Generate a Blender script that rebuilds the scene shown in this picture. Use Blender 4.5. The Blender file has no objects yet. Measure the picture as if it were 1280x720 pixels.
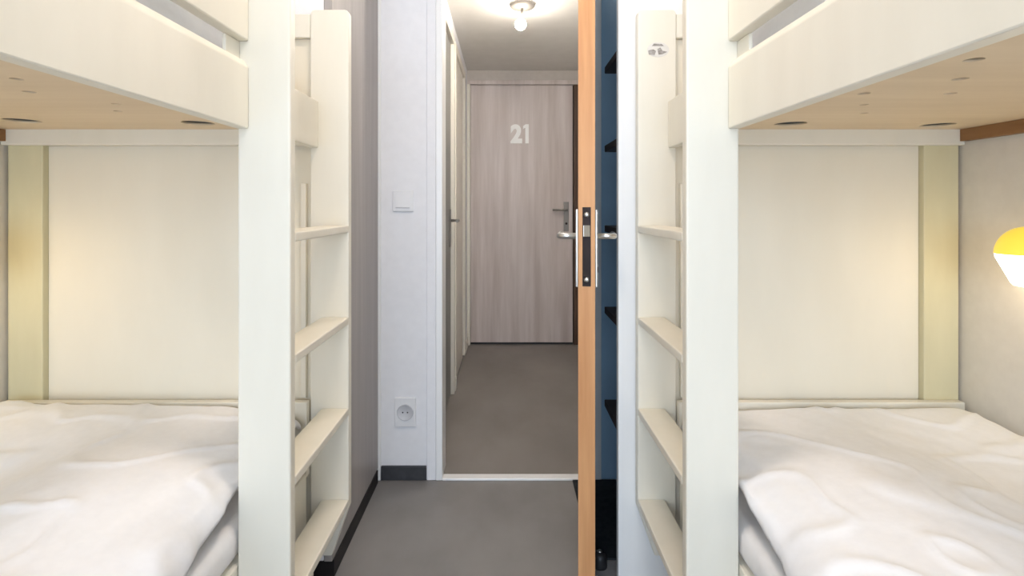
import bpy, bmesh, math, random
from mathutils import Vector, Matrix, noise

random.seed(4)
scene = bpy.context.scene
COL = scene.collection

# ------------------------------------------------------------------ materials
def new_mat(name):
    m = bpy.data.materials.new(name)
    m.use_nodes = True
    nt = m.node_tree
    b = nt.nodes["Principled BSDF"]
    return m, nt, b

def mix_rgb(nt, a, b, fac_socket):
    mx = nt.nodes.new("ShaderNodeMix")
    mx.data_type = 'RGBA'
    mx.inputs[6].default_value = (*a, 1)
    mx.inputs[7].default_value = (*b, 1)
    nt.links.new(fac_socket, mx.inputs[0])
    return mx.outputs[2]

def noise_fac(nt, scale=(5, 5, 5), detail=4.0, rough=0.55, lo=0.3, hi=0.7):
    tc = nt.nodes.new("ShaderNodeTexCoord")
    mp = nt.nodes.new("ShaderNodeMapping")
    mp.inputs["Scale"].default_value = scale
    nz = nt.nodes.new("ShaderNodeTexNoise")
    nz.inputs["Scale"].default_value = 1.0
    nz.inputs["Detail"].default_value = detail
    nz.inputs["Roughness"].default_value = rough
    mr = nt.nodes.new("ShaderNodeMapRange")
    mr.inputs[1].default_value = lo
    mr.inputs[2].default_value = hi
    nt.links.new(tc.outputs["Object"], mp.inputs["Vector"])
    nt.links.new(mp.outputs["Vector"], nz.inputs["Vector"])
    nt.links.new(nz.outputs["Fac"], mr.inputs[0])
    return mr.outputs[0], nz.outputs["Fac"]

def mottled(name, c1, c2, scale=(5, 5, 5), rough=0.5, bump=0.0, spec=0.5, detail=4.0, metal=0.0, bdist=0.002, lo=0.3, hi=0.7):
    m, nt, b = new_mat(name)
    f, raw = noise_fac(nt, scale, detail, lo=lo, hi=hi)
    nt.links.new(mix_rgb(nt, c1, c2, f), b.inputs["Base Color"])
    b.inputs["Roughness"].default_value = rough
    b.inputs["Metallic"].default_value = metal
    b.inputs["Specular IOR Level"].default_value = spec
    if bump:
        bp = nt.nodes.new("ShaderNodeBump")
        bp.inputs["Strength"].default_value = bump
        bp.inputs["Distance"].default_value = bdist
        nt.links.new(raw, bp.inputs["Height"])
        nt.links.new(bp.outputs["Normal"], b.inputs["Normal"])
    return m

def emissive(name, col, strength, base=None):
    m, nt, b = new_mat(name)
    b.inputs["Base Color"].default_value = (*(base or col), 1)
    b.inputs["Emission Color"].default_value = (*col, 1)
    b.inputs["Emission Strength"].default_value = strength
    b.inputs["Roughness"].default_value = 0.4
    return m

PAINT = mottled("cream paint", (0.74, 0.705, 0.61), (0.775, 0.74, 0.645), (14, 14, 3), 0.42, 0.06, 0.4)
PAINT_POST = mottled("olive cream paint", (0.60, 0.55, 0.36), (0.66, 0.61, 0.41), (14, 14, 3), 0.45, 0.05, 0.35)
PAINT_END = mottled("cream panel paint", (0.77, 0.715, 0.595), (0.80, 0.745, 0.625), (9, 9, 3), 0.5, 0.04, 0.3)
PLY = mottled("plywood underside", (0.70, 0.56, 0.39), (0.77, 0.63, 0.45), (2.0, 18, 18), 0.6, 0.05, 0.3)
BROWN = mottled("brown ledger wood", (0.22, 0.11, 0.045), (0.32, 0.17, 0.075), (30, 3, 30), 0.6, 0.05, 0.3)
WALL = mottled("white wall paint", (0.78, 0.78, 0.80), (0.81, 0.81, 0.83), (30, 30, 30), 0.75, 0.05, 0.2)
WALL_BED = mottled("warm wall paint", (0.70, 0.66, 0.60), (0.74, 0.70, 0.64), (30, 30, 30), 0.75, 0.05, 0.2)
WALL_BLUE = mottled("blue wall paint", (0.31, 0.48, 0.64), (0.35, 0.53, 0.70), (8, 8, 3), 0.6, 0.03, 0.3)
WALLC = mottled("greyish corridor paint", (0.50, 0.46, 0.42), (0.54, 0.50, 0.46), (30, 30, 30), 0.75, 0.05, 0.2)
CEIL = mottled("ceiling paint", (0.70, 0.68, 0.64), (0.74, 0.72, 0.68), (12, 12, 12), 0.8, 0.03, 0.2)
TRIMW = mottled("white gloss trim", (0.80, 0.80, 0.80), (0.84, 0.84, 0.83), (10, 10, 3), 0.32, 0.02, 0.5)
TRIMC = mottled("cream door paint", (0.74, 0.70, 0.62), (0.78, 0.74, 0.66), (10, 10, 3), 0.4, 0.03, 0.4)
FLOOR = mottled("grey vinyl floor", (0.195, 0.186, 0.182), (0.265, 0.254, 0.249), (3.2, 2.2, 3), 0.5, 0.05, 0.35, 7.0)
FLOORC = mottled("brown grey vinyl floor", (0.195, 0.178, 0.166), (0.26, 0.24, 0.226), (3.0, 1.6, 3), 0.5, 0.05, 0.35, 7.0)
DARK = mottled("dark skirting", (0.035, 0.037, 0.042), (0.055, 0.057, 0.064), (20, 20, 20), 0.5, 0.0, 0.3)
BLACKP = mottled("black plinth", (0.012, 0.010, 0.010), (0.02, 0.018, 0.018), (20, 20, 20), 0.55, 0.0, 0.3)
TAUPE = mottled("taupe laminate", (0.33, 0.305, 0.29), (0.40, 0.37, 0.355), (2, 26, 1.2), 0.45, 0.03, 0.35)
GREYDOOR = mottled("grey door paint", (0.22, 0.22, 0.205), (0.27, 0.27, 0.25), (9, 9, 2), 0.5, 0.02, 0.3)
OAK = mottled("orange wood edge", (0.50, 0.235, 0.095), (0.66, 0.35, 0.16), (34, 34, 2.2), 0.5, 0.08, 0.35, 5.0)
DOORFACE = mottled("pale door face", (0.56, 0.58, 0.60), (0.62, 0.64, 0.66), (12, 12, 2), 0.45, 0.02, 0.4)
SHEET = mottled("white cotton sheet", (0.80, 0.79, 0.80), (0.84, 0.83, 0.84), (40, 40, 40), 0.85, 0.10, 0.15)
DUVET = mottled("white cotton duvet", (0.86, 0.865, 0.895), (0.89, 0.895, 0.925), (60, 60, 60), 0.85, 0.12, 0.15)
CHROME = mottled("brushed steel", (0.62, 0.61, 0.59), (0.70, 0.69, 0.67), (60, 60, 8), 0.28, 0.0, 0.5, metal=1.0)
STEEL = mottled("dull bronze steel", (0.24, 0.22, 0.20), (0.30, 0.28, 0.25), (60, 60, 8), 0.4, 0.0, 0.5, metal=0.6)
LOCKB = mottled("dark lock faceplate", (0.016, 0.011, 0.011), (0.032, 0.022, 0.022), (30, 30, 6), 0.6, 0.0, 0.2)
PLASTIC = mottled("white plastic", (0.76, 0.76, 0.77), (0.79, 0.79, 0.80), (10, 10, 10), 0.35, 0.0, 0.4)
PLASTG = mottled("pale grey plastic", (0.56, 0.56, 0.58), (0.60, 0.60, 0.62), (10, 10, 10), 0.4, 0.0, 0.4)
YELLOW = mottled("yellow lamp shade", (0.85, 0.56, 0.03), (0.90, 0.62, 0.05), (6, 6, 6), 0.35, 0.0, 0.4)
YELLOW_LIT = emissive("lit yellow lamp shade", (1.0, 0.74, 0.09), 0.4, (0.90, 0.70, 0.07))
BROWNFRAME = mottled("dark brown frame", (0.075, 0.042, 0.026), (0.11, 0.065, 0.042), (20, 20, 2), 0.5, 0.03, 0.3)
SHELFD = mottled("dark shelf board", (0.030, 0.022, 0.020), (0.05, 0.038, 0.034), (4, 20, 20), 0.5, 0.0, 0.3)
RUBBER = mottled("black rubber", (0.010, 0.010, 0.011), (0.018, 0.018, 0.02), (20, 20, 20), 0.45, 0.0, 0.4)
FLOORSHADE = mottled("dark shade sheet", (0.012, 0.015, 0.018), (0.026, 0.030, 0.034), (60, 60, 60), 0.8, 0.2, 0.2)
GREYD = mottled("grey detector plastic", (0.12, 0.11, 0.10), (0.15, 0.14, 0.125), (10, 10, 10), 0.5, 0.0, 0.3)
PRINT = mottled("grey sticker print", (0.22, 0.20, 0.18), (0.42, 0.40, 0.38), (90, 90, 160), 0.5, 0.0, 0.3)
STICK = mottled("pale sticker", (0.66, 0.64, 0.60), (0.72, 0.70, 0.66), (90, 90, 120), 0.5, 0.0, 0.3)
NUMW = mottled("white numeral", (0.88, 0.87, 0.84), (0.91, 0.90, 0.87), (10, 10, 10), 0.4, 0.0, 0.4)
LAMPGLOW = emissive("lit lamp glass", (1.0, 0.79, 0.50), 8.0, (0.9, 0.88, 0.8))
BULB = emissive("lit bulb", (1.0, 0.90, 0.79), 105.0, (0.9, 0.9, 0.85))
BULB_FILL = emissive("unseen fill bulb", (1.0, 0.90, 0.79), 270.0, (0.9, 0.9, 0.85))
CEILGLOW = emissive("lit ceiling panel", (1.0, 0.83, 0.69), 36.0, (0.9, 0.88, 0.8))

def greige_door():
    m, nt, b = new_mat("greige wood laminate")
    f, raw = noise_fac(nt, (16, 16, 1.1), 6.0, lo=0.32, hi=0.68)
    c = mix_rgb(nt, (0.47, 0.40, 0.365), (0.64, 0.575, 0.545), f)
    nt.links.new(c, b.inputs["Base Color"])
    b.inputs["Roughness"].default_value = 0.5
    return m
GREIGE = greige_door()

# ------------------------------------------------------------------ mesh helpers
def box_into(bm, x0, x1, y0, y1, z0, z1, bevel=0.0, seg=2):
    x0, x1 = min(x0, x1), max(x0, x1)
    y0, y1 = min(y0, y1), max(y0, y1)
    z0, z1 = min(z0, z1), max(z0, z1)
    t = bmesh.new()
    bmesh.ops.create_cube(t, size=1.0)
    bmesh.ops.scale(t, vec=(x1 - x0, y1 - y0, z1 - z0), verts=t.verts)
    bmesh.ops.translate(t, vec=((x0 + x1) / 2, (y0 + y1) / 2, (z0 + z1) / 2), verts=t.verts)
    if bevel:
        bmesh.ops.bevel(t, geom=list(t.edges), offset=bevel, segments=seg, profile=0.5, affect='EDGES')
    merge(bm, t)

def merge(bm, t):
    me = bpy.data.meshes.new("tmp")
    t.to_mesh(me)
    t.free()
    bm.from_mesh(me)
    bpy.data.meshes.remove(me)

def box(x0, x1, y0, y1, z0, z1, bevel=0.002, seg=2):
    bm = bmesh.new()
    box_into(bm, x0, x1, y0, y1, z0, z1, bevel, seg)
    return bm

def prism(pts, axis, a0, a1, bevel=0.0):
    """closed outline of 2-D points extruded along axis ('x','y','z')"""
    bm = bmesh.new()
    def P(p, a):
        if axis == 'y':
            return (p[0], a, p[1])
        if axis == 'x':
            return (a, p[0], p[1])
        return (p[0], p[1], a)
    v0 = [bm.verts.new(P(p, a0)) for p in pts]
    v1 = [bm.verts.new(P(p, a1)) for p in pts]
    n = len(pts)
    bm.faces.new(v0)
    bm.faces.new(v1[::-1])
    for i in range(n):
        bm.faces.new((v0[i], v1[i], v1[(i + 1) % n], v0[(i + 1) % n]))
    bmesh.ops.recalc_face_normals(bm, faces=bm.faces)
    if bevel:
        bmesh.ops.bevel(bm, geom=list(bm.edges), offset=bevel, segments=2, profile=0.5, affect='EDGES')
    return bm

def lathe(profile, center, n=40):
    """profile of (r, z); axis vertical through center"""
    bm = bmesh.new()
    rings = []
    for r, z in profile:
        if r < 1e-6:
            rings.append([bm.verts.new((center[0], center[1], center[2] + z))])
        else:
            rings.append([bm.verts.new((center[0] + r * math.cos(2 * math.pi * i / n),
                                        center[1] + r * math.sin(2 * math.pi * i / n),
                                        center[2] + z)) for i in range(n)])
    for a, b in zip(rings, rings[1:]):
        for i in range(n):
            j = (i + 1) % n
            if len(a) == 1 and len(b) == 1:
                continue
            if len(a) == 1:
                bm.faces.new((a[0], b[i], b[j]))
            elif len(b) == 1:
                bm.faces.new((a[i], b[0], a[j]))
            else:
                bm.faces.new((a[i], b[i], b[j], a[j]))
    bmesh.ops.recalc_face_normals(bm, faces=bm.faces)
    for f in bm.faces:
        f.smooth = True
    return bm

def tube(pts, r, n=14):
    """round bar through the points, capped"""
    bm = bmesh.new()
    pts = [Vector(p) for p in pts]
    rings = []
    up = Vector((0, 0, 1))
    for i, p in enumerate(pts):
        d = (pts[min(i + 1, len(pts) - 1)] - pts[max(i - 1, 0)]).normalized()
        ref = up if abs(d.dot(up)) < 0.9 else Vector((1, 0, 0))
        a = d.cross(ref).normalized()
        b = d.cross(a).normalized()
        rings.append([bm.verts.new(p + a * r * math.cos(2 * math.pi * k / n) + b * r * math.sin(2 * math.pi * k / n)) for k in range(n)])
    for a, b in zip(rings, rings[1:]):
        for k in range(n):
            j = (k + 1) % n
            f = bm.faces.new((a[k], b[k], b[j], a[j]))
            f.smooth = True
    bm.faces.new(rings[0])
    bm.faces.new(rings[-1][::-1])
    bmesh.ops.recalc_face_normals(bm, faces=bm.faces)
    return bm

def root_loc(o):
    while o.parent:
        o = o.parent
    return o.location

def link(name, bm, mat, parent=None, origin=None, rot=None):
    """one mesh object; the shape is given in world coordinates (or, under a turned root, in the root's own frame)"""
    if parent is not None and not parent.get("_local"):
        bmesh.ops.translate(bm, vec=-root_loc(parent), verts=bm.verts)
    elif origin is not None:
        bmesh.ops.translate(bm, vec=-Vector(origin), verts=bm.verts)
    me = bpy.data.meshes.new(name)
    bm.to_mesh(me)
    bm.free()
    me.materials.append(mat)
    o = bpy.data.objects.new(name, me)
    COL.objects.link(o)
    if parent is not None:
        o.parent = parent
        if parent.get("_local"):
            o["_local"] = 1
    elif origin is not None:
        o.location = origin
    return o

def tag(o, label, cat, group=None):
    o["label"] = label
    o["category"] = cat
    if group:
        o["group"] = group
    return o

def thing(name, label, cat, loc, group=None):
    o = bpy.data.objects.new(name, None)
    COL.objects.link(o)
    o.empty_display_size = 0.1
    o.location = loc
    return tag(o, label, cat, group)

def struct(name, bm, mat, label=None, cat=None):
    o = link(name, bm, mat)
    o["kind"] = "structure"
    if label:
        o["label"] = label
        o["category"] = cat
    return o

# ------------------------------------------------------------------ setting: sizes (metres; camera stands at the origin of x and y)
XL, XR = -1.41, 1.28          # room side walls
YB, YF = -2.30, 2.11          # window wall behind the camera, door wall
ZC = 2.40
JL, JR = -0.255, 0.35         # door opening
CXL, CXR = -0.31, 0.62        # corridor side walls
CY = 4.17                     # far door plane
CZ = 2.163                    # corridor ceiling
WT = 0.10                     # wall thickness

def wall_label(o, l):
    o["label"] = l
    o["category"] = "wall"

struct("floor", box(XL - .1, XR + .1, YB - .1, YF + .02, -.10, 0, 0), FLOOR, "grey vinyl floor of the bunk room in front of the white threshold", "floor")
struct("floor_corridor", box(CXL - .3, CXR + .1, YF + .02, CY + .35, -.10, 0, 0), FLOORC, "brown-grey vinyl corridor floor running from the threshold to the far door", "floor")
struct("ceiling", box(XL - .1, XR + .1, YB - .1, YF + WT, ZC, ZC + .08, 0), CEIL, "white ceiling above the bunk room", "ceiling")
struct("ceiling_corridor", box(CXL - .3, CXR + .1, YF + WT, CY + .35, CZ, CZ + .08, 0), CEIL, "grey-lit low ceiling of the corridor with the lamp", "ceiling")
wall_label(struct("wall_left", box(XL - .1, XL, YB - .1, YF + WT, 0, ZC, 0), WALL_BED), "warm white wall along the left bunk bed")
wall_label(struct("wall_right", box(XR, XR + .1, YB - .1, YF + WT, 0, ZC, 0), WALL_BED), "warm white wall along the right bunk bed behind the yellow lamp")

# door wall, three pieces around the opening
DH = 2.05
wall_label(struct("wall_front", box(XL, JL - .026, YF, YF + WT, 0, ZC, 0), WALL), "white wall left of the door opening with a switch and a socket")
wall_label(struct("wall_front_blue", box(JR + .028, XR, YF, YF + WT, 0, ZC, 0), WALL_BLUE), "narrow strip of blue wall right of the door opening")
wall_label(struct("wall_front_head", box(JL - .026, JR + .028, YF, YF + WT, DH + .03, ZC, 0), WALL), "white wall over the door opening")

# window wall behind the camera, with an opening for daylight
WX0, WX1, WZ0, WZ1 = -1.28, 0.80, 0.55, 2.20
bm = bmesh.new()
box_into(bm, XL, WX0, YB - .1, YB, 0, ZC)
box_into(bm, WX1, XR, YB - .1, YB, 0, ZC)
box_into(bm, WX0, WX1, YB - .1, YB, 0, WZ0)
box_into(bm, WX0, WX1, YB - .1, YB, WZ1, ZC)
wall_label(struct("wall_back", bm, WALL), "white window wall opposite the door")
bm = bmesh.new()
for x0, x1 in ((WX0, WX0 + .045), (WX1 - .045, WX1), (-.12, -.07)):
    box_into(bm, x0, x1, YB - .08, YB - .03, WZ0, WZ1, .003)
for z0, z1 in ((WZ0, WZ0 + .045), (WZ1 - .045, WZ1)):
    box_into(bm, WX0, WX1, YB - .08, YB - .03, z0, z1, .003)
o = struct("window_1", bm, TRIMW, "white framed window opposite the door", "window")

# ------------------------------------------------------------------ bunk-room door frame, threshold, skirting
bm = bmesh.new()
box_into(bm, JL - .026, JL, YF - .012, YF + WT + .012, 0, DH, .003)
box_into(bm, JR, JR + .028, YF - .012, YF + WT + .012, 0, DH, .003)
box_into(bm, JL - .026, JR + .028, YF - .012, YF + WT + .012, DH, DH + .03, .003)
struct("trim_1", bm, TRIMW, "white painted frame around the bunk room door opening", "door frame")
bm = bmesh.new()
box_into(bm, JL - .062, JL - .0265, YF - .009, YF - .0005, 0, DH + .06, .002)
struct("trim_2", bm, WALL, "flat white casing strip left of the door frame", "trim")
struct("trim_3", prism([(JL, .0), (JL + .605, .0), (JL + .605, .009), (JL, .009)], 'y', YF - .014, YF + .026, .003), TRIMW,
       "white threshold strip on the floor of the doorway", "threshold")
struct("baseboard_front", box(-.499, JL - .064, YF - .012, YF - .0005, 0.001, .056, .002), DARK,
       "short dark skirting board under the wall socket", "skirting board")

# switch and socket
sw = thing("light_switch", "white square light switch on the wall left of the doorway", "switch", (-.412, YF, 1.112))
link("back_plate", box(-.454, -.370, YF - .009, YF - .0005, 1.070, 1.154, .003), PLASTIC, sw)
link("rocker", prism([(YF - .009, 1.084), (YF - .0155, 1.086), (YF - .011, 1.140), (YF - .009, 1.140)], 'x', -.440, -.384), PLASTIC, sw)
so = thing("wall_socket", "white wall socket low above the dark skirting", "socket", (-.403, YF, .27))
link("back_plate", box(-.446, -.360, YF - .009, YF - .0005, .212, .328, .003), PLASTIC, so)
ring = lathe([(0, 0), (.026, 0), (.030, .004), (.032, .004), (.033, 0)], (0, 0, 0), 36)
bmesh.ops.rotate(ring, cent=(0, 0, 0), matrix=Matrix.Rotation(math.pi / 2, 3, 'X'), verts=ring.verts)
bmesh.ops.translate(ring, vec=(-.403, YF - .0092, .27), verts=ring.verts)
rg = link("socket_well", ring, PLASTG, so)
bm = bmesh.new()
for dx in (-.0095, .0095):
    t = tube([(-.403 + dx, YF - .0105, .27), (-.403 + dx, YF - .0090, .27)], .0028, 10)
    merge(bm, t)
link("pin_hole", bm, RUBBER, rg)

# ------------------------------------------------------------------ corridor
def corridor():
    # left corridor wall in pieces around two doors
    bm = bmesh.new()
    d2 = (2.33, 3.06)
    d3 = (3.22, 3.86)
    for y0, y1 in ((YF + WT, d2[0] - .05), (d2[1] + .05, d3[0] - .05), (d3[1] + .05, CY + .12)):
        box_into(bm, CXL - .1, CXL, y0, y1, 0, CZ)
    for y0, y1 in (d2, d3):
        box_into(bm, CXL - .1, CXL, y0 - .05, y1 + .05, 2.06, CZ)
    box_into(bm, CXL - .2, CXL - .1, YF + WT, CY + .3, 0, CZ)  # unseen backing added behind the side doors to keep sky light out
    wall_label(struct("wall_corridor_left", bm, WALL), "pale wall along the left side of the corridor")
    bm = box(CXR, CXR + .1, YF + WT, CY + .12, 0, CZ, 0)
    wall_label(struct("wall_corridor_right", bm, WALL), "pale wall along the right side of the corridor")
    for nm, (y0, y1), lab in (("trim_4", d2, "cream frame of the grey side door in the corridor"), ("trim_5", d3, "cream frame of the cream side door in the corridor")):
        bm = bmesh.new()
        box_into(bm, CXL - .09, CXL + .008, y0 - .05, y0, 0, 2.03, .003)
        box_into(bm, CXL - .09, CXL + .008, y1, y1 + .05, 0, 2.03, .003)
        box_into(bm, CXL - .09, CXL + .008, y0 - .05, y1 + .05, 2.03, 2.075, .003)
        struct(nm, bm, TRIMC, lab, "door frame")
    # grey side door
    d = struct("door_2", box(CXL - .05, CXL - .012, d2[0] + .003, d2[1] - .003, .006, 2.027, .002), GREYDOOR, "grey side door on the left of the corridor", "door")
    hp = link("handle_plate", box(CXL - .0122, CXL - .004, 2.965, 3.005, .86, 1.075, .003), STEEL, d)
    link("lever", tube([(CXL - .004, 2.985, 1.01), (CXL + .030, 2.985, 1.01), (CXL + .040, 2.975, 1.01), (CXL + .042, 2.90, 1.01), (CXL + .042, 2.865, 1.01)], .008), STEEL, hp)
    # cream side door, not quite shut: a dark gap along its far side
    d = struct("door_3", box(CXL - .05, CXL - .004, d3[0] + .003, d3[1] - .075, .006, 2.027, .002), TRIMC, "cream side door beside the numbered door, standing a little open", "door")
    link("gap_shade", box(CXL - .085, CXL - .055, d3[1] - .074, d3[1] - .003, .006, 2.027, .001), BLACKP, d)  # black strip fills the gap, its shade put into colour
    struct("baseboard_corridor", box(CXL + .0005, CXL + .012, d3[1] + .052, CY - .032, .001, .07, .002), TRIMC, "cream skirting board at the far left of the corridor", "skirting board")
    struct("baseboard_corridor_near", box(CXL + .0005, CXL + .012, d2[1] + .052, d3[0] - .052, .001, .07, .002), TRIMC, "cream skirting board between the two side doors", "skirting board")
    # far wall with the numbered door
    bm = bmesh.new()
    box_into(bm, CXL, CXR, CY, CY + .1, 2.085, CZ)
    box_into(bm, .585, CXR, CY, CY + .1, 0, 2.085)
    box_into(bm, CXL - .1, CXR + .1, CY + .1, CY + .2, 0, CZ)  # unseen wall added behind the numbered door, stops sky light leaking in
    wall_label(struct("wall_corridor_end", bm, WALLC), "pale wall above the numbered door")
    bm = bmesh.new()
    box_into(bm, CXL + .0005, -.285, CY - .030, CY + .06, 0, 2.05, .003)
    struct("trim_6", bm, TRIMC, "pale frame post at the hinge side of the numbered door", "door frame")
    bm = bmesh.new()
    box_into(bm, CXL + .0005, .5855, CY - .012, CY + .08, 2.051, 2.084, .003)
    struct("trim_8", bm, GREIGE, "greige head of the numbered door's frame", "door frame")
    bm = bmesh.new()
    box_into(bm, .530, .585, CY - .012, CY + .08, 0, 2.05, .003)
    struct("trim_7", bm, BROWNFRAME, "dark brown frame post right of the numbered door", "door frame")
    d = struct("door_1", box(-.283, .524, CY, CY + .042, .016, 2.048, .002), GREIGE, "greige wood-grain door with white number 21 at the end of the corridor", "door")
    hp = link("handle_plate", box(.452, .492, CY - .010, CY + .001, .895, 1.125, .003), STEEL, d)
    link("lever", tube([(.472, CY - .010, 1.062), (.472, CY - .045, 1.062), (.462, CY - .052, 1.062), (.360, CY - .052, 1.062)], .0085), STEEL, hp)
    link("keyhole", tube([(.472, CY - .0145, .955), (.472, CY - .009, .955)], .009, 16), LOCKB, hp)
    cu = bpy.data.curves.new("number", 'FONT')
    cu.body = "2"
    cu.size = .215
    cu.align_x = 'CENTER'
    cu.extrude = .004
    cu.offset = .011
    tmp = bpy.data.objects.new("number_tmp", cu)
    COL.objects.link(tmp)
    dg = bpy.context.evaluated_depsgraph_get()
    dg.update()
    me = bpy.data.meshes.new_from_object(tmp.evaluated_get(dg))
    bpy.data.objects.remove(tmp)
    bpy.data.curves.remove(cu)
    bm = bmesh.new()
    bm.from_mesh(me)
    bpy.data.meshes.remove(me)
    bmesh.ops.rotate(bm, cent=(0, 0, 0), matrix=Matrix.Rotation(math.pi / 2, 3, 'X'), verts=bm.verts)
    xs = [v.co.x for v in bm.verts]
    zs = [v.co.z for v in bm.verts]
    cx = (min(xs) + max(xs)) / 2
    sx = .092 / (max(xs) - min(xs))
    sz = .150 / (max(zs) - min(zs))
    for v in bm.verts:
        v.co.x = .078 + (v.co.x - cx) * sx
        v.co.z = 1.588 + (v.co.z - min(zs)) * sz
        v.co.y += CY - .0035
    n = link("number", bm, NUMW, d)
    n["label"] = "white numeral 2"
    one = [(.176, 1.588), (.176, 1.738), (.152, 1.738), (.132, 1.724), (.132, 1.702), (.149, 1.711), (.149, 1.588)]
    n = link("number", prism(one, 'y', CY - .0075, CY + .0004), NUMW, d)
    n["label"] = "white numeral 1"
    link("bottom_gap_shade", box(-.283, .524, CY + .004, CY + .030, .001, .0155, 0), RUBBER, d)  # black strip stands for the shade in the gap under the door
    # ceiling lamp, plus an unseen brighter one added to fill the corridor
    for ly, lab in ((2.80, "small lit bulb hanging under a grey disc on the corridor ceiling"),
                    (2.36, "unseen fill bulb added on the corridor ceiling just past the room door")):
        L = thing("ceiling_lamp", lab, "lamp", (.085, ly, CZ))
        link("ceiling_rose", lathe([(0, -.002), (.060, -.002), (.066, -.006), (.064, -.016), (.030, -.020), (.012, -.024), (0, -.024)], (.085, ly, CZ)), GREYD, L)
        link("stem", tube([(.085, ly, CZ - .022), (.078, ly, CZ - .075)], .007), GREYD, L)
        pr = [(.030 * math.sin(math.pi * k / 14), -.030 * math.cos(math.pi * k / 14)) for k in range(15)]
        link("bulb", lathe(pr, (.075, ly, CZ - .108), 28), BULB if ly > 2.5 else BULB_FILL, L)
corridor()

# ------------------------------------------------------------------ open room door, seen edge-on
def open_door():
    ang = math.atan2(.106, .70)
    r = bpy.data.objects.new("open_door", None)
    COL.objects.link(r)
    tag(r, "wooden room door standing open edge-on in the aisle with steel levers", "door")
    r["_local"] = 1
    hx, hy = .3185, 2.098
    r.location = (hx, hy, 0)
    r.rotation_euler = (0, 0, -ang)
    L = .706      # leaf runs from the hinge (local y = 0) towards the camera (local y = -L)
    h = .0225
    leaf = link("leaf", box(-h, h, -L + .0045, -.004, .008, 2.04, .0015), DOORFACE, r)
    ed = link("edge_lipping", box(-h + .0002, h - .0002, -L, -L + .0044, .008, 2.04, .001), OAK, leaf)
    ed["label"] = "bare orange wood edge of the leaf"
    lk = bmesh.new()
    box_into(lk, -.011, .011, -L - .0022, -L - .0001, .878, 1.088, .001)
    lock = link("lock_faceplate", lk, LOCKB, r)
    for z in (1.068, .896):
        s = lathe([(0, .003), (.0055, .0022), (.0075, 0), (0, 0)], (0, 0, 0), 18)
        bmesh.ops.rotate(s, cent=(0, 0, 0), matrix=Matrix.Rotation(math.pi / 2, 3, 'X'), verts=s.verts)
        bmesh.ops.translate(s, vec=(0, -L - .0022, z), verts=s.verts)
        link("screw", s, CHROME, lock)
    link("latch_bolt", prism([(-.0085, -L - .002), (.0085, -L - .002), (.0085, -L - .004), (-.0085, -L - .012)], 'z', 1.010, 1.040, .0008), CHROME, lock)
    for s in (-1, 1):
        pl = link("handle_plate", box(s * h, s * (h + .0075), -L + .045, -L + .085, .868, 1.082, .003), CHROME, r)
        yl = -L + .065
        link("lever", tube([(s * (h + .0075), yl, 1.008), (s * (h + .040), yl, 1.008), (s * (h + .049), yl + .004, 1.008),
                            (s * (h + .053), yl + .014, 1.008), (s * (h + .053), yl + .115, 1.008)], .0085), CHROME, pl)
        link("keyhole", tube([(s * (h + .0074), yl, .915), (s * (h + .0095), yl, .915)], .0085, 14), LOCKB, pl)
    for z in (.25, 1.05, 1.85):
        link("hinge", tube([(h + .004, -.006, z - .045), (h + .004, -.006, z + .045)], .006), CHROME, r)
open_door()

ds = thing("door_stop", "small black door stop on the floor behind the open door", "door stop", (.283, 1.60, 0))
link("rubber_dome", lathe([(0, .045), (.010, .044), (.018, .038), (.0215, .028), (.022, .006), (.022, .0005), (0, .0005)], (.283, 1.60, 0), 28), RUBBER, ds)
link("steel_cap", lathe([(0, .0485), (.006, .048), (.0085, .0455), (0, .0445)], (.283, 1.60, 0), 20), CHROME, ds)
tag(link("floor_shade_sheet", box(.262, .72, 1.625, 2.094, .0005, .007, .002), FLOORSHADE, origin=None),  # black sheet laid where the floor is only in shade
    "dark shade sheet standing for shaded floor between the open door and the blue wall", "shade sheet")

# ------------------------------------------------------------------ wardrobe block left, shelf unit right (between the beds and the door wall)
D1, D2, PT = 1.082, 1.483, .028        # near post face, far post face, board thickness
Y0 = -0.56                              # window end of the beds
wd = thing("wardrobe", "tall taupe wardrobe beyond the left ladder with a black plinth", "wardrobe", (-.95, 1.81, 0))
link("carcass", box(XL + .002, -.535, 1.545, YF - .002, .052, 2.36, .002), WALL, wd)
link("side_panel", box(-.534, -.510, 1.545, YF - .013, .050, 2.36, .002), TAUPE, wd)
link("plinth", box(XL + .002, -.506, 1.55, YF - .030, .0, .0515, .001), BLACKP, wd)
link("corner_strip", box(-.534, -.500, YF - .0125, YF - .001, .0005, 2.36, .002), TRIMW, wd)

sh = thing("shelf_unit", "white shelf unit with dark shelves behind the right ladder", "shelf unit", (.75, 1.65, 0))
link("end_panel", box(.322, XR - .003, 1.520, 1.545, 0, 2.36, .002), TRIMW, sh)
link("back_panel", box(.80, .818, 1.546, 1.78, 0, 2.36, .001), SHELFD, sh)
for z in (.423, .733, 1.005, 1.271, 1.533, 1.80):
    link("shelf", box(.328, .799, 1.546, 1.765, z, z + .022, .002), SHELFD, sh)

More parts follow.
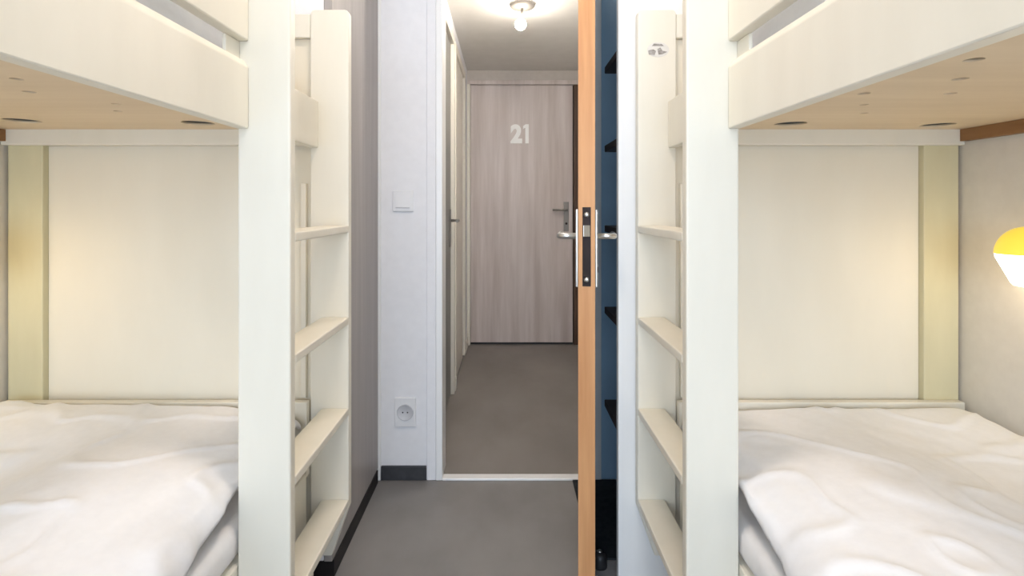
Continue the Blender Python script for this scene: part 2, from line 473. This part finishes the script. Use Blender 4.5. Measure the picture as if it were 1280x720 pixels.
# ------------------------------------------------------------------ bunk beds
def boolean_holes(bm, holes, z0, z1):
    """cut round holes (x, y, r) through a slab"""
    me = bpy.data.meshes.new("slab")
    bm.to_mesh(me)
    bm.free()
    a = bpy.data.objects.new("slab_tmp", me)
    COL.objects.link(a)
    cb = bmesh.new()
    for x, y, r in holes:
        merge(cb, tube([(x, y, z0 - .02), (x, y, z1 + .02)], r, 28))
    cm = bpy.data.meshes.new("cut")
    cb.to_mesh(cm)
    cb.free()
    c = bpy.data.objects.new("cut_tmp", cm)
    COL.objects.link(c)
    md = a.modifiers.new("b", 'BOOLEAN')
    md.object = c
    md.operation = 'DIFFERENCE'
    md.solver = 'EXACT'
    dg = bpy.context.evaluated_depsgraph_get()
    dg.update()
    res = bpy.data.meshes.new_from_object(a.evaluated_get(dg))
    for o in (a, c):
        bpy.data.objects.remove(o)
    for m in (me, cm):
        bpy.data.meshes.remove(m)
    out = bmesh.new()
    out.from_mesh(res)
    bpy.data.meshes.remove(res)
    return out

def bunk(s, XA, W, label, holes, sticker):
    """s: -1 left bed, +1 right bed; XA: aisle edge; W: width towards the wall; u runs from the aisle to the wall"""
    X = lambda u: XA + s * u
    r = thing("bunk_bed", label, "bunk bed", (X(W / 2), (Y0 + D2) / 2, 0))
    def B(name, u0, u1, y0, y1, z0, z1, mat=PAINT, bev=.003, parent=r):
        return link(name, box(X(u0), X(u1), y0, y1, z0, z1, bev), mat, parent)
    # ladder post near the camera, ladder post at the end, corner post on the wall side
    B("ladder_post", 0, .108, D1, D1 + PT, 0, 1.70, PAINT, .004)
    # far ladder post with rounded top corners
    rr, zt = .012, 1.643
    pts = [(X(0), .245), (X(.048), .108), (X(.108), .108)]
    for k in range(5):
        a = math.pi / 2 * k / 4
        pts.append((X(.108 - rr + rr * math.cos(a)), zt - rr + rr * math.sin(a)))
    for k in range(5):
        a = math.pi / 2 * k / 4
        pts.append((X(rr - rr * math.sin(a)), zt - rr + rr * math.cos(a)))
    up = link("ladder_post", prism(pts, 'y', D2, D2 + PT, .003), PAINT, r)
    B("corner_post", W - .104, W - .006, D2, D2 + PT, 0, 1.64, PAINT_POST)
    B("corner_post", .02, .11, Y0, Y0 + PT, 0, 1.64)
    B("corner_post", W - .104, W - .006, Y0, Y0 + PT, 0, 1.64)
    # rungs
    for z in (1.036, .779, .523, .267):
        B("rung", .0, .076, D1 + PT + .0003, D2 - .0003, z - .020, z, PAINT, .003)
    # upper side rail (outer top edge chamfered), guard rail, spacer at the post
    u0 = .085
    yb = D1 - .0005
    pr = [(X(u0), 1.249), (X(u0 + .024), 1.249), (X(u0 + .024), 1.388), (X(u0 + .008), 1.388), (X(u0), 1.374)]
    link("side_rail", prism(pr, 'y', Y0 + PT, yb, .0025), PAINT, r)
    B("guard_rail", u0, u0 + .026, Y0 + PT, yb, 1.428, 1.62, PAINT, .003)
    B("side_rail", u0, .109, D1 + PT + .0003, D2 - .0003, 1.254, 1.385, PAINT, .003)
    B("rail_spacer", u0 + .018, u0 + .0255, D1 - .055, yb, 1.3885, 1.4275, PAINT, .002)
    # end boards
    B("end_rail", .1095, W - .008, D2 - .0235, D2 - .0003, 1.260, 1.378, PAINT, .003)
    B("end_slat", .109, W - .105, D2 + .003, D2 + .020, 1.565, 1.632, PAINT, .003)
    B("end_rail", .109, W - .008, D2 - .0235, D2 - .0003, .34, .548, PAINT, .003)
    B("end_panel", .1085, W - .1045, D2 + .019, D2 + .0275, .02, 1.5645, PAINT_END, .001)
    B("panel_cleat", .122, .137, D2 + .004, D2 + .0188, .55, 1.155, PAINT, .002)
    # lower side rail, bases, wall ledger
    B("side_rail", .1095, .134, Y0 + PT, D2 - .024, .20, .352, PAINT, .003)
    B("bed_base", .1345, W - .008, Y0 + PT, D2 - .024, .335, .3525, PLY, .001)
    slab = box(X(.1095), X(W - .003), Y0 + PT + .001, D2 - .024, 1.303, 1.309, 0)
    ul = B("hole_shade", .13, W - .01, Y0 + PT + .01, D2 - .03, 1.3092, 1.3222, RUBBER, 0)  # black sheet puts the shade inside the holes into colour
    ul["label"] = "black sheet added above the base so the holes look shaded"
    bb = link("bunk_base", boolean_holes(slab, holes, 1.303, 1.309), PLY, r)
    bb["label"] = "plywood board with round holes"
    lg = B("wall_ledger", W - .024, W - .003, Y0 + PT + .001, D2 - .024, 1.270, 1.3025, BROWN, .001)
    lg["label"] = "brown wooden ledger under the base"
    if sticker:
        zc, xc = 1.53, X(.108 / 2 + .003)
        st = link("sticker", prism([(xc + .031 * math.cos(2 * math.pi * k / 28), zc + .021 * math.sin(2 * math.pi * k / 28)) for k in range(28)],
                                   'y', D2 - .0008, D2 - .0001), STICK, up)
        bm = bmesh.new()
        merge(bm, prism([(xc - .028, zc - .003), (xc - .026, zc - .014), (xc - .010, zc - .016), (xc - .006, zc - .004), (xc - .014, zc + .001)], 'y', D2 - .0012, D2 - .0008))
        merge(bm, prism([(xc - .002, zc + .002), (xc + .001, zc - .014), (xc + .012, zc - .013), (xc + .026, zc - .006), (xc + .012, zc - .003), (xc + .006, zc + .006)], 'y', D2 - .0012, D2 - .0008))
        merge(bm, prism([(xc - .018, zc + .010), (xc + .016, zc + .010), (xc + .010, zc + .016), (xc - .012, zc + .017)], 'y', D2 - .0012, D2 - .0008))
        link("sticker_print", bm, PRINT, st)
    return r

bunk(-1, -.443, .964, "cream-painted bunk bed with a board ladder along the left wall",
     [(-.789, 1.352, .039), (-1.206, 1.314, .039), (-.812, 1.098, .009), (-.868, 1.18, .009), (-.82, .884, .010), (-.889, .983, .011), (-1.15, .95, .010)], False)
bunk(1, .369, .908, "cream-painted bunk bed with a stickered ladder post along the right wall",
     [(.734, 1.365, .039), (1.131, 1.385, .039), (.675, .997, .011), (.75, 1.107, .009), (.82, 1.21, .009), (.68, .768, .013), (.76, .884, .012), (.838, .997, .011)], True)

# ------------------------------------------------------------------ bedding
def fbm(x, y, z, o=4):
    return noise.fractal(Vector((x, y, z)), 1.0, 2.0, o)

def mattress(s, XA, W, z0, z1, label):
    X = lambda u: XA + s * u
    y0, y1 = Y0 + PT + .004, D2 - .028
    bm = bmesh.new()
    box_into(bm, X(.1125), X(W - .012), y0, y1, z0, z1, .028, 4)
    for f in bm.faces:
        f.smooth = True
    o = link("mattress", bm, SHEET, origin=(X(W / 2), (y0 + y1) / 2, z0))
    return tag(o, label, "mattress")

def duvet(s, XA, W, ztop, zmat, seed, label, hem_near, hem_far, wallbump, mounds):
    """quilt laid over the mattress; aisle edge rolls over the mattress edge"""
    X = lambda u: XA + s * u
    y0, y1 = Y0 + PT + .03, D2 - .030
    NU, NV = 120, 200
    bm = bmesh.new()
    grid = []
    for j in range(NV + 1):
        v = j / NV
        y = y0 + (y1 - y0) * v
        row = []
        t = min(max((y - .75) / (D1 + .06 - .75), 0), 1)
        t = t * t * (3 - 2 * t)
        hem = hem_near + (hem_far - hem_near) * t
        hem += .008 * fbm(y * 6, seed, 1.0, 3)
        uo = .098 + .020 * t + .006 * fbm(y * 5, seed, 7.0, 3)      # how far the edge bulges to the aisle
        if y > D1 - .03:
            uo = max(uo, .1135)
        if y > D2 - .12:
            uo = max(uo, .1125)
        # cross-section: wall -> top -> aisle edge -> hem
        R = .062
        ctr = [(W - .016, zmat + .008), (W - .05, ztop + wallbump), (W - .16, ztop + .004)]
        n1 = 6
        for k in range(1, n1):
            q = k / n1
            ctr.append((W - .16 + (uo + R + .09 - (W - .16)) * q, ztop + .010 * math.sin(math.pi * q)))
        ctr += [(uo + R + .05, ztop - .002), (uo + R * .75, ztop - .012), (uo + R * .25, ztop - .034), (uo, ztop - .060 if ztop - .060 > hem + .02 else hem + .02), (uo + .001, hem)]
        # arc-length resample
        P = [Vector((a, b)) for a, b in ctr]
        L = [0]
        for a, b in zip(P, P[1:]):
            L.append(L[-1] + (b - a).length)
        for i in range(NU + 1):
            w = i / NU
            d = w * L[-1]
            k = 0
            while k < len(L) - 2 and L[k + 1] < d:
                k += 1
            q = (d - L[k]) / max(L[k + 1] - L[k], 1e-6)
            p = P[k].lerp(P[k + 1], q)
            row.append([p.x, y, p.y])
        grid.append(row)
    # smooth the cross-sections and ends, then wrinkle
    for _ in range(5):
        for row in grid:
            c = [(a[0], a[2]) for a in row]
            for i in range(1, NU):
                row[i][0] = (c[i - 1][0] + 2 * c[i][0] + c[i + 1][0]) / 4
                row[i][2] = (c[i - 1][1] + 2 * c[i][1] + c[i + 1][1]) / 4
    for j in range(NV + 1):
        y = grid[j][0][1]
        endf = min(1.0, (y1 - y) / .05)
        enda = 1 - (1 - endf) ** 2
        for i in range(NU + 1):
            u, yy, z = grid[j][i]
            w = i / NU
            edge = min(1, w / .06)
            # soft hills and thin creases
            hills = .010 * fbm(u * 3.0 + seed, yy * 2.4, seed * 1.7, 1)
            for gu, gy, ru, ry, ga in mounds:
                hills += ga * math.exp(-((u - gu) / ru) ** 2 - ((yy - gy) / ry) ** 2)
            wx = u + .10 * fbm(u * 3, yy * 3, seed + 5, 2)
            wy = yy + .10 * fbm(u * 3 + 9, yy * 3, seed + 5, 2)
            cr = 1 - abs(fbm(wx * 4.2 + wy * 2.4, wy * 3.0 - wx * 1.6, seed + 20, 2))
            cr = .006 * (max(0, cr - .86) / .14) ** 1.5
            cr2 = .0022 * fbm(wx * 14, wy * 9, seed + 33, 2)
            dz = (hills + cr + cr2) * edge
            nz = 1.0 if z > ztop - .03 else max(.0, (z - hem_near) / .08)
            z2 = z + dz * (.35 + .65 * min(1, nz)) - .020 * (1 - enda)
            z2 = max(z2, zmat + .012) if u > .145 else z2
            u2 = u + (0 if nz >= 1 else (.006 * fbm(yy * 11, z * 10, seed + 50, 3)))
            if yy > D1 - .05:
                u2 = max(u2, .1125)
            else:
                u2 = max(u2, .088)
            grid[j][i] = (X(u2), yy, z2)
    vs = [[bm.verts.new(p) for p in row] for row in grid]
    for j in range(NV):
        for i in range(NU):
            f = bm.faces.new((vs[j][i], vs[j][i + 1], vs[j + 1][i + 1], vs[j + 1][i]))
            f.smooth = True
    bmesh.ops.recalc_face_normals(bm, faces=bm.faces)
    mid = vs[NV // 2][NU // 2]
    mid.normal_update()
    bm.normal_update()
    if mid.normal.z < 0:
        bmesh.ops.reverse_faces(bm, faces=bm.faces)
    o = link("duvet", bm, DUVET, origin=(X(W / 2), (y0 + y1) / 2, zmat))
    md = o.modifiers.new("thickness", 'SOLIDIFY')
    md.thickness = .009
    md.offset = -1
    md.use_rim = True
    return tag(o, label, "duvet")

mattress(-1, -.443, .964, .3535, .432, "white-sheeted mattress on the lower left bunk under the duvet")
mattress(1, .369, .908, .3535, .432, "white-sheeted mattress on the lower right bunk under the duvet")
mattress(-1, -.443, .964, 1.3225, 1.400, "white-sheeted mattress on the upper left bunk behind the guard rail")
mattress(1, .369, .908, 1.3225, 1.400, "white-sheeted mattress on the upper right bunk behind the guard rail")
duvet(-1, -.443, .964, .548, .433, 3.1, "rumpled white duvet on the lower left bunk", .435, .495, .022, [(.33, 1.02, .16, .20, .022), (.62, .93, .12, .22, -.030), (.75, 1.30, .25, .12, .012)])
duvet(1, .369, .908, .540, .433, 8.6, "smooth white duvet on the lower right bunk beside the yellow lamp", .435, .495, .0, [(.33, 1.05, .20, .26, .016), (.66, 1.05, .14, .30, -.022), (.80, 1.35, .16, .14, .012)])

def flat_duvet(s, XA, W, z0, seed, label):
    X = lambda u: XA + s * u
    y0, y1 = Y0 + .10, D2 - .035
    u0, u1 = .145, W - .02
    NU, NV = 40, 90
    bm = bmesh.new()
    top, bot = [], []
    for j in range(NV + 1):
        a, b = [], []
        for i in range(NU + 1):
            fu, fv = i / NU, j / NV
            e = min(min(fu, 1 - fu) * 14, min(fv, 1 - fv) * 26, 1)
            e = math.sqrt(1 - (1 - e) ** 2)
            u, y = u0 + (u1 - u0) * fu, y0 + (y1 - y0) * fv
            z = z0 + .006 + e * (.082 + .014 * fbm(u * 4, y * 3, seed, 3) + .004 * fbm(u * 18, y * 10, seed + 3, 2))
            a.append(bm.verts.new((X(u), y, z)))
            b.append(bm.verts.new((X(u), y, z0 + .001)))
        top.append(a)
        bot.append(b)
    for j in range(NV):
        for i in range(NU):
            bm.faces.new((top[j][i], top[j][i + 1], top[j + 1][i + 1], top[j + 1][i])).smooth = True
            bm.faces.new((bot[j][i], bot[j + 1][i], bot[j + 1][i + 1], bot[j][i + 1]))
    for j in range(NV):
        for i in (0, NU):
            bm.faces.new((top[j][i], top[j + 1][i], bot[j + 1][i], bot[j][i])).smooth = True
    for i in range(NU):
        for j in (0, NV):
            bm.faces.new((top[j][i], bot[j][i], bot[j][i + 1], top[j][i + 1])).smooth = True
    bmesh.ops.recalc_face_normals(bm, faces=bm.faces)
    o = link("duvet", bm, DUVET, origin=(X(W / 2), (y0 + y1) / 2, z0))
    return tag(o, label, "duvet")
flat_duvet(-1, -.443, .964, 1.4005, 14.0, "white duvet on the upper left bunk seen through the ladder")
flat_duvet(1, .369, .908, 1.4005, 21.0, "white duvet on the upper right bunk behind the ladder post")

# ------------------------------------------------------------------ bunk wall lamps
def wall_lamp(s, xw, label):
    cx, cy, cz = xw - s * .086, 1.208, .980
    r = thing("wall_lamp", label, "lamp", (xw, cy, cz))
    dome = [(0, .064)] + [(.059 * math.sin(math.pi / 2 * k / 12), .064 * math.cos(math.pi / 2 * k / 12)) for k in range(1, 13)] + [(.0575, .0), (.056, .001)]
    dome += [(.056 * math.sin(math.pi / 2 * k / 12), .061 * math.cos(math.pi / 2 * k / 12)) for k in range(11, 0, -1)] + [(0, .061)]
    link("shade", lathe(dome, (cx, cy, cz)), YELLOW_LIT, r)
    glass = [(0, .012), (.0545, .012), (.0578, -.001), (.056, -.010), (.030, -.066), (.025, -.072), (.018, -.0735), (0, -.0735)]
    link("diffuser", lathe(glass, (cx, cy, cz)), LAMPGLOW, r)
    link("arm", tube([(cx + s * .055, cy, cz + .028), (xw - s * .010, cy, cz + .028)], .010), YELLOW, r)
    pl = lathe([(0, .0), (.034, .0), (.034, .008), (.030, .011), (0, .011)], (0, 0, 0), 32)
    bmesh.ops.rotate(pl, cent=(0, 0, 0), matrix=Matrix.Rotation(-s * math.pi / 2, 3, 'Y'), verts=pl.verts)
    bmesh.ops.translate(pl, vec=(xw - s * .0005, cy, cz + .028), verts=pl.verts)
    link("wall_plate", pl, YELLOW, r)
wall_lamp(1, XR, "lit yellow and white lamp on the right wall in the lower bunk")
wall_lamp(-1, XL, "lit yellow and white lamp on the left wall in the lower bunk")

# ceiling light of the bunk room (above the frame)
cl = thing("ceiling_light", "round lit ceiling light over the aisle between the bunks", "lamp", (-.04, .92, ZC))
link("light_base", lathe([(0, -.001), (.15, -.001), (.155, -.006), (.152, -.022), (0, -.022)], (-.04, .92, ZC)), PLASTIC, cl)
link("diffuser", lathe([(.148, -.0225), (.142, -.045), (.11, -.066), (.06, -.077), (0, -.080)], (-.04, .92, ZC)), CEILGLOW, cl)

# ------------------------------------------------------------------ daylight and camera
w = bpy.data.worlds.new("sky")
scene.world = w
w.use_nodes = True
bg = w.node_tree.nodes["Background"]
bg.inputs["Color"].default_value = (0.70, 0.83, 1.0, 1)
bg.inputs["Strength"].default_value = 8.0
pl = bpy.data.lights.new("window_portal", 'AREA')
pl.shape = 'RECTANGLE'
pl.size = WX1 - WX0
pl.size_y = WZ1 - WZ0
pl.cycles.is_portal = True
po = bpy.data.objects.new("window_portal", pl)
po.location = ((WX0 + WX1) / 2, YB - .09, (WZ0 + WZ1) / 2)
po.rotation_euler = (math.pi / 2, 0, 0)
COL.objects.link(po)

cam = bpy.data.cameras.new("camera")
cam.sensor_width = 36
cam.lens = 660 / 1280 * 36
cam.shift_x = 7 / 1280
cam.shift_y = -102 / 1280
cam.clip_start = .02
co = bpy.data.objects.new("camera", cam)
co.location = (0, 0, 1.09)
co.rotation_euler = (math.pi / 2, 0, 0)
COL.objects.link(co)
scene.camera = co

GROUPS = {"bunk_bed": "bunk beds along both walls", "mattress": "mattresses on the bunks", "duvet": "white duvets on the bunks",
          "wall_lamp": "yellow lamps in the lower bunks", "ceiling_lamp": "bulb on the corridor ceiling and the added unseen fill bulb"}
for o in scene.objects:
    base = o.name.split(".")[0]
    if o.parent is None and base in GROUPS:
        o["group"] = GROUPS[base]
for o in scene.objects:
    if "_local" in o:
        del o["_local"]

scene.view_settings.view_transform = 'Standard'
scene.view_settings.look = 'None'
scene.view_settings.exposure = 0.5
scene.view_settings.gamma = 1.0
scene.view_settings.use_curve_mapping = False
scene.cycles.diffuse_bounces = 8
scene.cycles.max_bounces = 14
